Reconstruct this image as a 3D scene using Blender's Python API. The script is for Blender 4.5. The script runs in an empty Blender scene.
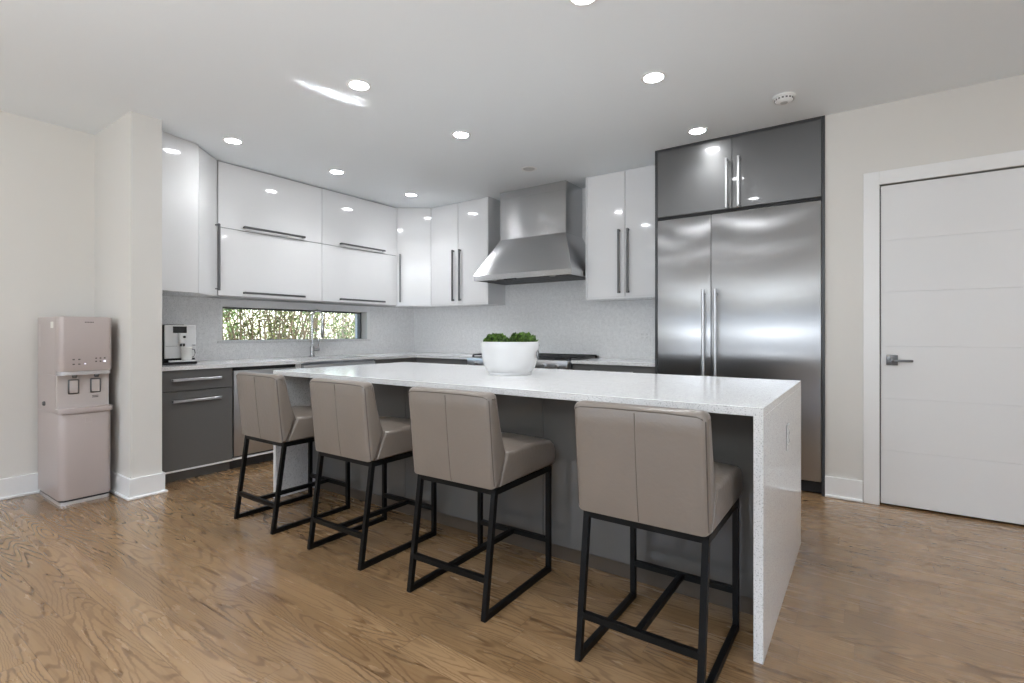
import bpy, bmesh, math, random
from mathutils import Vector, Matrix
PI = math.pi
SC = bpy.context.scene
COL = SC.collection

# ------------------------------------------------------------------ camera
cam_d = bpy.data.cameras.new('camera')
cam = bpy.data.objects.new('camera', cam_d); COL.objects.link(cam)
cam.location = (0, 0, 1.16)
cam.rotation_euler = (PI/2, 0, 0.611)
cam_d.sensor_width = 36.0
cam_d.lens = 506.54/1024*36.0
cam_d.shift_y = -0.0085
cam_d.clip_start = 0.02
SC.camera = cam

# ------------------------------------------------------------------ view, world, sun, big lights
SC.view_settings.view_transform = 'Standard'
SC.view_settings.look = 'None'
SC.view_settings.exposure = 1.03
SC.view_settings.gamma = 1.0
SC.view_settings.use_curve_mapping = False
SC.cycles.use_denoising = True
SC.cycles.max_bounces = 10
SC.cycles.diffuse_bounces = 6
SC.cycles.glossy_bounces = 5
SC.cycles.transparent_max_bounces = 12
SC.cycles.sample_clamp_indirect = 6.0
SC.cycles.caustics_reflective = False
SC.cycles.caustics_refractive = False

wd = bpy.data.worlds.new('sky'); SC.world = wd; wd.use_nodes = True
wn = wd.node_tree.nodes; wl = wd.node_tree.links
sky = wn.new('ShaderNodeTexSky'); sky.sky_type = 'NISHITA'
sky.sun_disc = False; sky.sun_elevation = math.radians(48); sky.sun_rotation = math.radians(80)
bgn = wn['Background']; bgn.inputs['Strength'].default_value = 0.42
wl.new(sky.outputs[0], bgn.inputs['Color'])

SUN_POWER = 2.3
WINDOW_POWER = 20.0
BOUNCE_POWER = 92.0
DOWNLIGHT = 34.0           # brightness of the visible lamp discs
LAMP_WATTS = 22.0          # light thrown down by each can
sd = bpy.data.lights.new('sun', 'SUN'); sd.energy = SUN_POWER; sd.angle = math.radians(1.0); sd.color = (1, .95, .86)
so = bpy.data.objects.new('sun', sd); COL.objects.link(so)
so.rotation_euler = Vector((-0.62, 0.22, -0.75)).to_track_quat('-Z', 'Y').to_euler()

def area(name, loc, direction, sx, sy, power, color=(1, 1, 1), spread=None):
    d = bpy.data.lights.new(name, 'AREA'); d.shape = 'RECTANGLE'; d.size = sx; d.size_y = sy
    d.energy = power; d.color = color
    if spread is not None: d.spread = spread
    o = bpy.data.objects.new(name, d); COL.objects.link(o); o.location = loc
    o.rotation_euler = Vector(direction).to_track_quat('-Z', 'Y').to_euler()
    return o
# daylight entering by the windows of the room's rear and right walls (behind the camera)
REAR_Y, RIGHT_X, ZCEIL = -3.6, 3.2, 2.703
DAY = (.915, .964, 1.0)
area('daylight_rear', (-1.0, REAR_Y+.04, 1.30), (0, 1, .75), 7.2, 1.9, WINDOW_POWER, DAY)
# added fill light behind the camera, turned up to brighten the ceiling
area('bounce_fill', (-.9, -2.0, 1.30), (-.05, .15, 1), 1.6, 1.6, BOUNCE_POWER, DAY)
area('daylight_right', (RIGHT_X-.04, 0.2, 1.25), (-1, 0, .25), 2.4, 1.8, WINDOW_POWER*.6, DAY)

# added lamps imitating sunlight glinting off something shiny behind the camera, up to the ceiling
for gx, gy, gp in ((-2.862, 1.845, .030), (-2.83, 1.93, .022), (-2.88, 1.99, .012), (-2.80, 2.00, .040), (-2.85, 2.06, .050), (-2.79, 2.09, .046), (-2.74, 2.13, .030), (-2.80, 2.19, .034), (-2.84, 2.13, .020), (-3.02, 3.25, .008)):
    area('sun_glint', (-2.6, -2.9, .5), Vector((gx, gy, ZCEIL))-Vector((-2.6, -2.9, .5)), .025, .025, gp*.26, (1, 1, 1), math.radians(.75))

# ------------------------------------------------------------------ materials
def nt(name):
    m = bpy.data.materials.new(name); m.use_nodes = True
    n = m.node_tree.nodes; l = m.node_tree.links
    return m, n, l, n['Principled BSDF']
def mat(name, col, rough=.5, metal=0.0, coat=0.0, spec=.5, bump=None, vary=None):
    m, n, l, b = nt(name)
    b.inputs['Base Color'].default_value = (*col, 1)
    b.inputs['Roughness'].default_value = rough
    b.inputs['Metallic'].default_value = metal
    b.inputs['Coat Weight'].default_value = coat
    b.inputs['Coat Roughness'].default_value = .04
    b.inputs['Specular IOR Level'].default_value = spec
    if bump or vary:
        tc = n.new('ShaderNodeTexCoord')
    if vary:                                    # (scale, amount)
        t = n.new('ShaderNodeTexNoise'); t.inputs['Scale'].default_value = vary[0]; t.inputs['Detail'].default_value = 4
        l.new(tc.outputs['Object'], t.inputs['Vector'])
        mx = n.new('ShaderNodeMixRGB'); mx.blend_type = 'MIX'
        a = vary[1]
        mx.inputs[1].default_value = (*[max(0, c*(1-a)) for c in col], 1)
        mx.inputs[2].default_value = (*[min(1, c*(1+a)) for c in col], 1)
        l.new(t.outputs['Fac'], mx.inputs[0]); l.new(mx.outputs[0], b.inputs['Base Color'])
    if bump:                                    # (scale, strength)
        t = n.new('ShaderNodeTexNoise'); t.inputs['Scale'].default_value = bump[0]; t.inputs['Detail'].default_value = 5
        l.new(tc.outputs['Object'], t.inputs['Vector'])
        bp = n.new('ShaderNodeBump'); bp.inputs['Strength'].default_value = bump[1]; bp.inputs['Distance'].default_value = .01
        l.new(t.outputs['Fac'], bp.inputs['Height']); l.new(bp.outputs[0], b.inputs['Normal'])
    return m
def steel(name, col, rough, aniso=.7, rot=0.0, grain=(2, 2, 160)):
    m, n, l, b = nt(name)
    b.inputs['Base Color'].default_value = (*col, 1); b.inputs['Metallic'].default_value = 1
    b.inputs['Roughness'].default_value = rough
    b.inputs['Anisotropic'].default_value = aniso
    b.inputs['Anisotropic Rotation'].default_value = rot
    tg = n.new('ShaderNodeTangent'); tg.direction_type = 'RADIAL'; tg.axis = 'Z'
    l.new(tg.outputs[0], b.inputs['Tangent'])
    tc = n.new('ShaderNodeTexCoord'); mp = n.new('ShaderNodeMapping'); mp.inputs['Scale'].default_value = grain
    t = n.new('ShaderNodeTexNoise'); t.inputs['Scale'].default_value = 3; t.inputs['Detail'].default_value = 3
    l.new(tc.outputs['Object'], mp.inputs['Vector']); l.new(mp.outputs[0], t.inputs['Vector'])
    r = n.new('ShaderNodeMapRange'); r.inputs['To Min'].default_value = rough*.97; r.inputs['To Max'].default_value = rough*1.03
    l.new(t.outputs['Fac'], r.inputs['Value']); l.new(r.outputs[0], b.inputs['Roughness'])
    return m
def emit(name, col, strength):
    m, n, l, b = nt(name)
    b.inputs['Base Color'].default_value = (*col, 1)
    b.inputs['Emission Color'].default_value = (*col, 1); b.inputs['Emission Strength'].default_value = strength
    return m
def quartz(name, base, fleck, rough, scale=260, thr=(.60, .66), cloud=.04, coat=0.0):
    m, n, l, b = nt(name)
    tc = n.new('ShaderNodeTexCoord')
    t = n.new('ShaderNodeTexNoise'); t.inputs['Scale'].default_value = scale; t.inputs['Detail'].default_value = 1.5
    l.new(tc.outputs['Object'], t.inputs['Vector'])
    r = n.new('ShaderNodeMapRange'); r.inputs['From Min'].default_value = thr[0]; r.inputs['From Max'].default_value = thr[1]
    l.new(t.outputs['Fac'], r.inputs['Value'])
    c = n.new('ShaderNodeTexNoise'); c.inputs['Scale'].default_value = 30; c.inputs['Detail'].default_value = 5
    l.new(tc.outputs['Object'], c.inputs['Vector'])
    m1 = n.new('ShaderNodeMixRGB')
    m1.inputs[1].default_value = (*[x*(1-cloud*2) for x in base], 1); m1.inputs[2].default_value = (*[min(1, x*(1+cloud*2)) for x in base], 1)
    l.new(c.outputs['Fac'], m1.inputs[0])
    m2 = n.new('ShaderNodeMixRGB'); m2.inputs[2].default_value = (*fleck, 1)
    l.new(r.outputs[0], m2.inputs[0]); l.new(m1.outputs[0], m2.inputs[1]); l.new(m2.outputs[0], b.inputs['Base Color'])
    b.inputs['Roughness'].default_value = rough; b.inputs['Coat Weight'].default_value = coat; b.inputs['Coat Roughness'].default_value = .03
    return m
def oak_floor():
    m, n, l, b = nt('oak_floor')
    def math_(op, a, bb=None):
        x = n.new('ShaderNodeMath'); x.operation = op
        for i, v in enumerate((a, bb)):
            if v is None: continue
            if isinstance(v, (int, float)): x.inputs[i].default_value = v
            else: l.new(v, x.inputs[i])
        return x.outputs[0]
    tc = n.new('ShaderNodeTexCoord'); sp = n.new('ShaderNodeSeparateXYZ'); l.new(tc.outputs['Object'], sp.inputs[0])
    X, Y = sp.outputs[0], sp.outputs[1]
    W, L = .127, 1.35
    yr = math_('DIVIDE', Y, W); row = math_('FLOOR', yr)
    wr = n.new('ShaderNodeTexWhiteNoise'); wr.noise_dimensions = '1D'; l.new(row, wr.inputs['W'])
    xr = math_('ADD', math_('DIVIDE', X, L), math_('MULTIPLY', wr.outputs['Value'], 7.3)); colm = math_('FLOOR', xr)
    cb = n.new('ShaderNodeCombineXYZ'); l.new(row, cb.inputs[0]); l.new(colm, cb.inputs[1])
    wn2 = n.new('ShaderNodeTexWhiteNoise'); wn2.noise_dimensions = '2D'; l.new(cb.outputs[0], wn2.inputs['Vector'])
    seed = wn2.outputs['Value']
    # grain : contour lines of a noise that is stretched along the plank
    wv_ = n.new('ShaderNodeCombineXYZ'); l.new(math_('MULTIPLY', X, 34.0), wv_.inputs[0]); l.new(math_('MULTIPLY', Y, 60.0), wv_.inputs[1]); l.new(seed, wv_.inputs[2])
    wg = n.new('ShaderNodeTexNoise'); wg.inputs['Scale'].default_value = 1.0; wg.inputs['Detail'].default_value = 1.5; l.new(wv_.outputs[0], wg.inputs['Vector'])
    wig = math_('MULTIPLY', wg.outputs['Fac'], .085)
    gv = n.new('ShaderNodeCombineXYZ')
    l.new(math_('ADD', math_('MULTIPLY', X, .85), math_('MULTIPLY', seed, 37.0)), gv.inputs[0])
    l.new(math_('ADD', math_('MULTIPLY', Y, 7.5), wig), gv.inputs[1]); l.new(math_('MULTIPLY', seed, 91.0), gv.inputs[2])
    g1 = n.new('ShaderNodeTexNoise'); g1.inputs['Scale'].default_value = 1.0; g1.inputs['Detail'].default_value = 1.2; g1.inputs['Roughness'].default_value = .35
    l.new(gv.outputs[0], g1.inputs['Vector'])
    s = math_('SINE', math_('MULTIPLY', g1.outputs['Fac'], 165.0))
    line = n.new('ShaderNodeMapRange'); line.interpolation_type = 'SMOOTHSTEP'
    line.inputs['From Min'].default_value = .25; line.inputs['From Max'].default_value = 1.0
    l.new(s, line.inputs['Value'])
    # fine pores
    fv = n.new('ShaderNodeCombineXYZ'); l.new(math_('MULTIPLY', X, 5.0), fv.inputs[0]); l.new(math_('MULTIPLY', Y, 85.0), fv.inputs[1]); l.new(seed, fv.inputs[2])
    f1 = n.new('ShaderNodeTexNoise'); f1.inputs['Scale'].default_value = 1.0; f1.inputs['Detail'].default_value = 3; l.new(fv.outputs[0], f1.inputs['Vector'])
    # large tone clouds
    c1 = n.new('ShaderNodeTexNoise'); c1.inputs['Scale'].default_value = 2.2; c1.inputs['Detail'].default_value = 3; l.new(gv.outputs[0], c1.inputs['Vector'])
    tone = n.new('ShaderNodeValToRGB')
    tone.color_ramp.elements[0].color = FLOOR_A; tone.color_ramp.elements[1].color = FLOOR_B
    l.new(math_('ADD', math_('MULTIPLY', seed, .62), math_('MULTIPLY', c1.outputs['Fac'], .38)), tone.inputs[0])
    dark = n.new('ShaderNodeMixRGB'); dark.blend_type = 'MULTIPLY'; dark.inputs[2].default_value = (.40, .33, .27, 1)
    # how strong the grain is varies from place to place
    amp = n.new('ShaderNodeMapRange'); amp.inputs['From Min'].default_value = .35; amp.inputs['From Max'].default_value = .65
    amp.inputs['To Min'].default_value = .30; amp.inputs['To Max'].default_value = .88
    l.new(c1.outputs['Fac'], amp.inputs['Value'])
    l.new(math_('MULTIPLY', line.outputs[0], amp.outputs[0]), dark.inputs[0]); l.new(tone.outputs[0], dark.inputs[1])
    pore = n.new('ShaderNodeMixRGB'); pore.blend_type = 'MULTIPLY'; pore.inputs[2].default_value = (.80, .76, .72, 1)
    pr_ = n.new('ShaderNodeMapRange'); pr_.inputs['From Min'].default_value = .48; pr_.inputs['From Max'].default_value = .75
    l.new(f1.outputs['Fac'], pr_.inputs['Value']); l.new(pr_.outputs[0], pore.inputs[0]); l.new(dark.outputs[0], pore.inputs[1])
    # joints
    fy = math_('FRACT', yr); fx = math_('FRACT', xr)
    ey = math_('MINIMUM', fy, math_('SUBTRACT', 1.0, fy)); ex = math_('MINIMUM', fx, math_('SUBTRACT', 1.0, fx))
    jy = math_('LESS_THAN', ey, .009); jx = math_('LESS_THAN', ex, .0009)
    j = math_('MAXIMUM', jy, jx)
    jm = n.new('ShaderNodeMixRGB'); jm.blend_type = 'MULTIPLY'; jm.inputs[2].default_value = (.55, .5, .46, 1)
    l.new(math_('MULTIPLY', j, .7), jm.inputs[0]); l.new(pore.outputs[0], jm.inputs[1]); l.new(jm.outputs[0], b.inputs['Base Color'])
    rr = n.new('ShaderNodeMapRange'); rr.inputs['To Min'].default_value = .24; rr.inputs['To Max'].default_value = .30
    l.new(c1.outputs['Fac'], rr.inputs['Value']); l.new(rr.outputs[0], b.inputs['Roughness'])
    bp = n.new('ShaderNodeBump'); bp.inputs['Strength'].default_value = .05; bp.inputs['Distance'].default_value = .002
    hh = math_('MULTIPLY', j, -1.0)
    b.inputs['Specular IOR Level'].default_value = .5
    b.inputs['Coat Weight'].default_value = .5; b.inputs['Coat Roughness'].default_value = .17
    return m
FLOOR_A = (.212, .124, .057, 1); FLOOR_B = (.345, .219, .114, 1)

M = {}
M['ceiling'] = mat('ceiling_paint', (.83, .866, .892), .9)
M['wall'] = mat('wall_paint', (.70, .681, .645), .85, bump=(300, .04))
M['trim'] = mat('trim_paint', (.82, .82, .815), .38)
M['door'] = mat('door_paint', (.76, .76, .76), .45)
M['floor'] = oak_floor()
M['gloss_white'] = mat('gloss_white_lacquer', (.77, .77, .775), .09, coat=.6)
M['carcass_gap_shade'] = mat('carcass_gap_shade', (.42, .42, .42), .5)  # greyed: shade in the gaps between flaps is painted into the carcass
M['grey'] = mat('grey_lacquer', (.122, .119, .114), .30)
M['grey_gloss'] = mat('grey_gloss_lacquer', (.125, .119, .112), .12)
M['metal_grey'] = mat('metallic_grey_lacquer', (.15, .149, .148), .40, metal=.85, coat=.6)
M['toe_reflection'] = mat('brown_reflection_toe_kick', (.085, .064, .047), .30)  # the floor's brown reflection is painted into the toe kick colour
M['shadow_black'] = mat('black_recess', (.012, .012, .013), .6)
M['dark_panel'] = mat('charcoal_edge', (.04, .041, .044), .4)
M['steel_v'] = steel('brushed_steel_hood', (.55, .55, .555), .24, .9, .25, (160, 160, 2))
M['steel_h'] = steel('brushed_steel_fridge', (.42, .42, .425), .30, 1.0, 0, (2, 2, 160))
M['steel_dw'] = mat('satin_steel_panel', (.50, .50, .505), .42, metal=1)
M['steel'] = mat('satin_steel', (.58, .58, .59), .28, metal=1)
M['steel_dark'] = mat('dark_satin_steel', (.16, .16, .162), .34, metal=1)
M['chrome'] = mat('chrome', (.45, .45, .455), .16, metal=1)
M['quartz'] = quartz('white_quartz', (.75, .75, .75), (.44, .44, .44), .11, scale=210, thr=(.57, .65))
M['splash'] = quartz('grey_splash_quartz', (.84, .84, .84), (.62, .62, .62), .22, scale=150, thr=(.55, .68), cloud=.07)
M['leather'] = mat('taupe_leather', (.208, .176, .150), .30, bump=(55, .12), vary=(7, .06))
M['leather_dark'] = mat('taupe_piping', (.085, .068, .055), .5)
M['black'] = mat('black_powder_coat', (.004, .004, .004), .42, spec=.18)
M['mauve'] = mat('mauve_plastic', (.46, .397, .378), .30)
M['mauve_pale'] = mat('pale_mauve_plastic', (.53, .475, .452), .35)
M['silver_plastic'] = mat('silver_plastic', (.62, .60, .60), .25, metal=.4)
M['ink'] = mat('dark_ink', (.10, .085, .085), .5)
M['paper'] = mat('white_sticker', (.82, .80, .74), .6)
M['ceramic'] = mat('white_ceramic', (.65, .65, .65), .22, coat=.3)
M['cm_silver'] = mat('silver_machine', (.74, .74, .74), .30, metal=.1)
M['cm_black'] = mat('black_plastic', (.012, .012, .013), .25)
M['screen'] = mat('dark_display', (.03, .032, .034), .12)
M['milk'] = mat('milk_white_plastic', (.72, .72, .70), .3)
M['outlet'] = mat('outlet_plastic', (.74, .74, .74), .4)
M['outlet_slot'] = mat('outlet_slot', (.10, .10, .10), .6)
M['lamp'] = emit('lamp_diffuser', (.955, .976, 1), DOWNLIGHT)
M['lamp_off'] = mat('lamp_diffuser_unlit', (.50, .50, .50), .5)
M['lamp_led'] = emit('icon_light', (.80, .78, 1), .8)
M['moss'] = mat('moss_core', (.030, .060, .012), .9)
M['cast'] = mat('cast_iron', (.018, .018, .019), .55)
M['bark'] = mat('bark', (.17, .125, .07), .9, bump=(30, .5), vary=(9, .35))
M['bark_pale'] = mat('pale_bark', (.36, .30, .21), .9, bump=(30, .5), vary=(9, .3))
M['soil'] = mat('garden_ground', (.28, .25, .17), .95, vary=(3, .4))
def leafmat(name, a, c):
    m, n, l, b = nt(name)
    oi = n.new('ShaderNodeNewGeometry'); r = n.new('ShaderNodeValToRGB')
    r.color_ramp.elements[0].color = (*a, 1); r.color_ramp.elements[1].color = (*c, 1)
    l.new(oi.outputs['Random Per Island'], r.inputs[0]); l.new(r.outputs[0], b.inputs['Base Color'])
    b.inputs['Roughness'].default_value = .55
    return m
M['moss_leaf'] = leafmat('moss_leaf', (.010, .030, .004), (.15, .28, .04))
M['leaf_olive'] = leafmat('olive_leaf', (.05, .065, .015), (.22, .24, .06))
M['leaf_green'] = leafmat('fresh_leaf', (.08, .14, .03), (.30, .40, .14))
def glassmat():
    m = bpy.data.materials.new('window_glass'); m.use_nodes = True
    n = m.node_tree.nodes; l = m.node_tree.links; n.clear()
    o = n.new('ShaderNodeOutputMaterial'); mx = n.new('ShaderNodeMixShader'); t = n.new('ShaderNodeBsdfTransparent'); g = n.new('ShaderNodeBsdfGlossy')
    g.inputs['Roughness'].default_value = .02
    f = n.new('ShaderNodeFresnel'); f.inputs['IOR'].default_value = 1.45
    l.new(f.outputs[0], mx.inputs[0]); l.new(t.outputs[0], mx.inputs[1]); l.new(g.outputs[0], mx.inputs[2]); l.new(mx.outputs[0], o.inputs[0])
    return m
M['glass'] = glassmat()

# ------------------------------------------------------------------ mesh helpers
class MB:
    def __init__(s): s.bm = bmesh.new()
    def _merge(s, t, mtx=None):
        me = bpy.data.meshes.new('tmp')
        if mtx: bmesh.ops.transform(t, matrix=mtx, verts=t.verts)
        t.to_mesh(me); s.bm.from_mesh(me); bpy.data.meshes.remove(me); t.free()
    def box(s, x0, x1, y0, y1, z0, z1, bev=0.0, seg=2, mtx=None):
        t = bmesh.new(); bmesh.ops.create_cube(t, size=1)
        for v in t.verts:
            v.co = Vector(((x0+x1)/2+v.co.x*(x1-x0), (y0+y1)/2+v.co.y*(y1-y0), (z0+z1)/2+v.co.z*(z1-z0)))
        if bev: bmesh.ops.bevel(t, geom=list(t.edges), offset=bev, segments=seg, profile=.5, affect='EDGES')
        s._merge(t, mtx); return s
    def prism(s, poly, a, c, axis='z', bev=0.0, seg=2, cap_only=False, mtx=None):
        """polygon extruded along an axis; poly pairs are the two other axes in x,y,z order"""
        t = bmesh.new()
        def P(p, h):
            return {'z': (p[0], p[1], h), 'x': (h, p[0], p[1]), 'y': (p[0], h, p[1])}[axis]
        lo = [t.verts.new(P(p, a)) for p in poly]; hi = [t.verts.new(P(p, c)) for p in poly]
        n = len(poly)
        f0 = t.faces.new(lo); f1 = t.faces.new(hi)
        for i in range(n): t.faces.new((lo[i], lo[(i+1) % n], hi[(i+1) % n], hi[i]))
        bmesh.ops.recalc_face_normals(t, faces=t.faces)
        if bev:
            es = list(set(f0.edges) | set(f1.edges)) if cap_only else list(t.edges)
            bmesh.ops.bevel(t, geom=es, offset=bev, segments=seg, profile=.5, affect='EDGES')
        s._merge(t, mtx); return s
    def tube(s, pts, r, n=10, closed=False, square=False):
        t = bmesh.new(); pts = [Vector(p) for p in pts]; N = len(pts); rings = []
        up0 = Vector((0, 0, 1))
        for i, p in enumerate(pts):
            if closed: d = (pts[(i+1) % N]-pts[i-1])
            else: d = pts[min(i+1, N-1)]-pts[max(i-1, 0)]
            d.normalize()
            up = up0 if abs(d.dot(up0)) < .98 else Vector((0, 1, 0))
            a = d.cross(up).normalized(); c = a.cross(d).normalized()
            k = 4 if square else n
            ph = PI/4 if square else 0
            rr = r[i] if isinstance(r, (list, tuple)) else r
            if square: rr *= math.sqrt(2)
            rings.append([t.verts.new(p+(a*math.cos(2*PI*j/k+ph)+c*math.sin(2*PI*j/k+ph))*rr) for j in range(k)])
        k = len(rings[0])
        for i in range(N if closed else N-1):
            A, B = rings[i], rings[(i+1) % N]
            for j in range(k): t.faces.new((A[j], A[(j+1) % k], B[(j+1) % k], B[j]))
        if not closed:
            t.faces.new(rings[0][::-1]); t.faces.new(rings[-1])
        bmesh.ops.recalc_face_normals(t, faces=t.faces)
        s._merge(t); return s
    def lathe(s, prof, center=(0, 0, 0), n=40, mtx=None, caps=True):
        t = bmesh.new(); rings = []
        for r, z in prof:
            if r < 1e-6: rings.append([t.verts.new((0, 0, z))])
            else: rings.append([t.verts.new((r*math.cos(2*PI*j/n), r*math.sin(2*PI*j/n), z)) for j in range(n)])
        for A, B in zip(rings, rings[1:]):
            for j in range(n):
                a, a2 = A[j % len(A)], A[(j+1) % len(A)]; b, b2 = B[j % len(B)], B[(j+1) % len(B)]
                vs = []
                for v in (a, a2, b2, b):
                    if v not in vs: vs.append(v)
                if len(vs) >= 3: t.faces.new(vs)
        if caps:
            for R in (rings[0], rings[-1]):
                if len(R) > 2: t.faces.new(R)
        bmesh.ops.recalc_face_normals(t, faces=t.faces)
        m = Matrix.Translation(center) @ mtx if mtx else Matrix.Translation(center)
        s._merge(t, m); return s
    def sphere(s, c, r, sub=2, scale=(1, 1, 1)):
        t = bmesh.new(); bmesh.ops.create_icosphere(t, subdivisions=sub, radius=r)
        s._merge(t, Matrix.Translation(c) @ Matrix.Diagonal((*scale, 1))); return s
    def build(s, name, m, parent=None, smooth=False, origin=None):
        me = bpy.data.meshes.new(name)
        if origin: bmesh.ops.translate(s.bm, verts=s.bm.verts, vec=-Vector(origin))
        s.bm.to_mesh(me); s.bm.free()
        me.materials.append(m)
        if smooth:
            for p in me.polygons: p.use_smooth = True
            me.set_sharp_from_angle(angle=math.radians(35))
        o = bpy.data.objects.new(name, me); COL.objects.link(o)
        if parent: o.parent = parent
        if origin: o.location = origin
        return o
def tag(o, label=None, cat=None, group=None, kind=None):
    if label: o['label'] = label
    if cat: o['category'] = cat
    if group: o['group'] = group
    if kind: o['kind'] = kind
    return o
def empty(name, loc, label, cat, group=None, rz=0):
    o = bpy.data.objects.new(name, None); COL.objects.link(o); o.location = loc; o.rotation_euler.z = rz
    o.empty_display_size = .1
    return tag(o, label, cat, group)
def struct(o): o['kind'] = 'structure'; return o
def copy_tree(o, parent=None):
    c = o.copy(); COL.objects.link(c)
    if parent: c.parent = parent
    for ch in [x for x in bpy.data.objects if x.parent == o]: copy_tree(ch, c)
    return c
def frame_wall_x(mb, x0, x1, y0, y1, z0, z1, holes):
    """wall slab normal to X with rectangular holes (ya,yb,za,zb) side by side along y"""
    y = y0
    for ya, yb, za, zb in sorted(holes):
        mb.box(x0, x1, y, ya, z0, z1)
        if za > z0: mb.box(x0, x1, ya, yb, z0, za)
        if zb < z1: mb.box(x0, x1, ya, yb, zb, z1)
        y = yb
    mb.box(x0, x1, y, y1, z0, z1); return mb
def frame_wall_y(mb, y0, y1, x0, x1, z0, z1, holes):
    x = x0
    for xa, xb, za, zb in sorted(holes):
        mb.box(x, xa, y0, y1, z0, z1)
        if za > z0: mb.box(xa, xb, y0, y1, z0, za)
        if zb < z1: mb.box(xa, xb, y0, y1, zb, z1)
        x = xb
    mb.box(x, x1, y0, y1, z0, z1); return mb

# ------------------------------------------------------------------ room shell
ZC = 2.703                    # ceiling
WX, WY = -5.05, 4.88          # inner faces of the window wall and of the range wall
LX = -4.93                    # wall left of the pier
DY = 4.228                    # door wall
PX, PY0, PY1 = -4.193, 1.367, 1.555
struct(MB().box(-5.3, RIGHT_X+.2, REAR_Y-.2, WY+.2, -.12, 0).build('floor', M['floor']))
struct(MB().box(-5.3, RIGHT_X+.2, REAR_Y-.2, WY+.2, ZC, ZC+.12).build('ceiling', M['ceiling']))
struct(MB().box(LX-.3, LX, REAR_Y, PY0+.01, 0, ZC).build('wall_left', M['wall']))
struct(MB().box(-5.25, PX, PY0, PY1, 0, ZC).build('wall_pier', M['wall']))
W = (2.376, 4.085, 1.082, 1.412)            # the long low window: y0 y1 z0 z1
struct(frame_wall_x(MB(), WX-.22, WX, PY1-.02, WY+.2, 0, ZC, [W]).build('wall_window', M['wall']))
struct(MB().box(WX-.02, -.22, WY, WY+.2, 0, ZC).build('wall_range', M['wall']))
DX0, DX1, DZ = .075, .985, 2.152
struct(frame_wall_y(MB(), DY, DY+.15, -.243, RIGHT_X+.2, 0, ZC, [(DX0-.012, DX1+.012, 0, DZ+.012)]).build('wall_door', M['wall']))
struct(MB().box(-.243, -.10, DY+.15, WY+.2, 0, ZC).build('wall_niche', M['wall']))
struct(MB().box(-.10, 1.3, DY+.15, DY+.25, 0, ZC).build('door_light_stop', M['shadow_black']))  # added unseen black backing, stops outside light leaking through the door gaps
RW = [(-4.6, 2.6, .30, 2.30)]
struct(frame_wall_y(MB(), REAR_Y-.15, REAR_Y, -5.2, RIGHT_X+.2, 0, ZC, RW).build('wall_rear', M['wall']))
RR = (-1.0, 1.4, .35, 2.15)
struct(frame_wall_x(MB(), RIGHT_X, RIGHT_X+.2, REAR_Y-.1, DY+.1, 0, ZC, [RR]).build('wall_right', M['wall']))
# baseboards: flat board with a shoe moulding
def baseboard_x(mb, x0, x1, y, s):        # runs along x on a wall at y, s = outward sign in y
    a, c = sorted((y, y+s*.016)); mb.box(x0, x1, a, c, 0, .145, .003)
    a, c = sorted((y, y+s*.030)); mb.box(x0, x1, a, c, 0, .018, .005)
def baseboard_y(mb, y0, y1, x, s):
    a, c = sorted((x, x+s*.016)); mb.box(a, c, y0, y1, 0, .145, .003)
    a, c = sorted((x, x+s*.030)); mb.box(a, c, y0, y1, 0, .018, .005)
mb = MB(); baseboard_y(mb, REAR_Y, PY0-.016, LX, 1); struct(mb.build('baseboard_left', M['trim']))
mb = MB()
for t_, h_, bv in ((.016, .145, .003), (.030, .018, .005)):
    mb.prism([(LX+.017, PY0-t_), (PX+t_, PY0-t_), (PX+t_, PY1+t_), (PX-.17, PY1+t_), (PX-.17, PY1), (PX, PY1), (PX, PY0), (LX+.017, PY0)], 0, h_, bev=bv)
struct(mb.build('baseboard_pier', M['trim']))
mb = MB(); baseboard_x(mb, -.243, DX0-.096, DY, -1); struct(mb.build('baseboard_door', M['trim']))
mb = MB(); baseboard_x(mb, DX1+.096, RIGHT_X, DY, -1); struct(mb.build('baseboard_right', M['trim']))
# door with casing
mb = MB(); cw = .094
mb.box(DX0-cw, DX0-.004, DY-.022, DY, 0, DZ+cw, .003); mb.box(DX1+.004, DX1+cw, DY-.022, DY, 0, DZ+cw, .003)
mb.box(DX0-.0045, DX1+.0045, DY-.022, DY, DZ+.005, DZ+cw, .003)
struct(mb.build('trim_1', M['trim']))
dr = bpy.data.objects.new('door_1', None); COL.objects.link(dr); dr.location = (DX0, DY, 0); dr['kind'] = 'structure'
def loc(p, o): return tuple(a-b for a, b in zip(p, o.location))
mb = MB(); zs = [.014, .373, .722, 1.071, 1.434, 1.78, DZ-.004]
mb.box(0.002, DX1-DX0-.002, .0012, .048, zs[0], zs[-1])
for a, c in zip(zs, zs[1:]): mb.box(0.002, DX1-DX0-.002, -.001, .0011, a+(.0006 if a > .1 else 0), c-(.0006 if c < 2.1 else 0), .0016, 1)
mb.build('door_leaf', M['door'], dr)
h = MB(); h.box(.032, .094, -.011, 0, .944, 1.012, .002)
h.lathe([(.019, 0), (.019, .012), (.012, .014), (.012, .040), (0, .040)], (.063, -.011, .978), 20, Matrix.Rotation(PI/2, 4, 'X'))
h.box(.060, .172, -.060, -.048, .968, .984, .004)
h.box(.052, .074, -.060, -.035, .966, .990, .003)
h.build('door_handle', M['steel_dark'], dr, True)
MB().box(-.008, .0, -.006, .004, .945, 1.010, .001).build('latch_plate', M['steel_dark'], dr)

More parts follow.
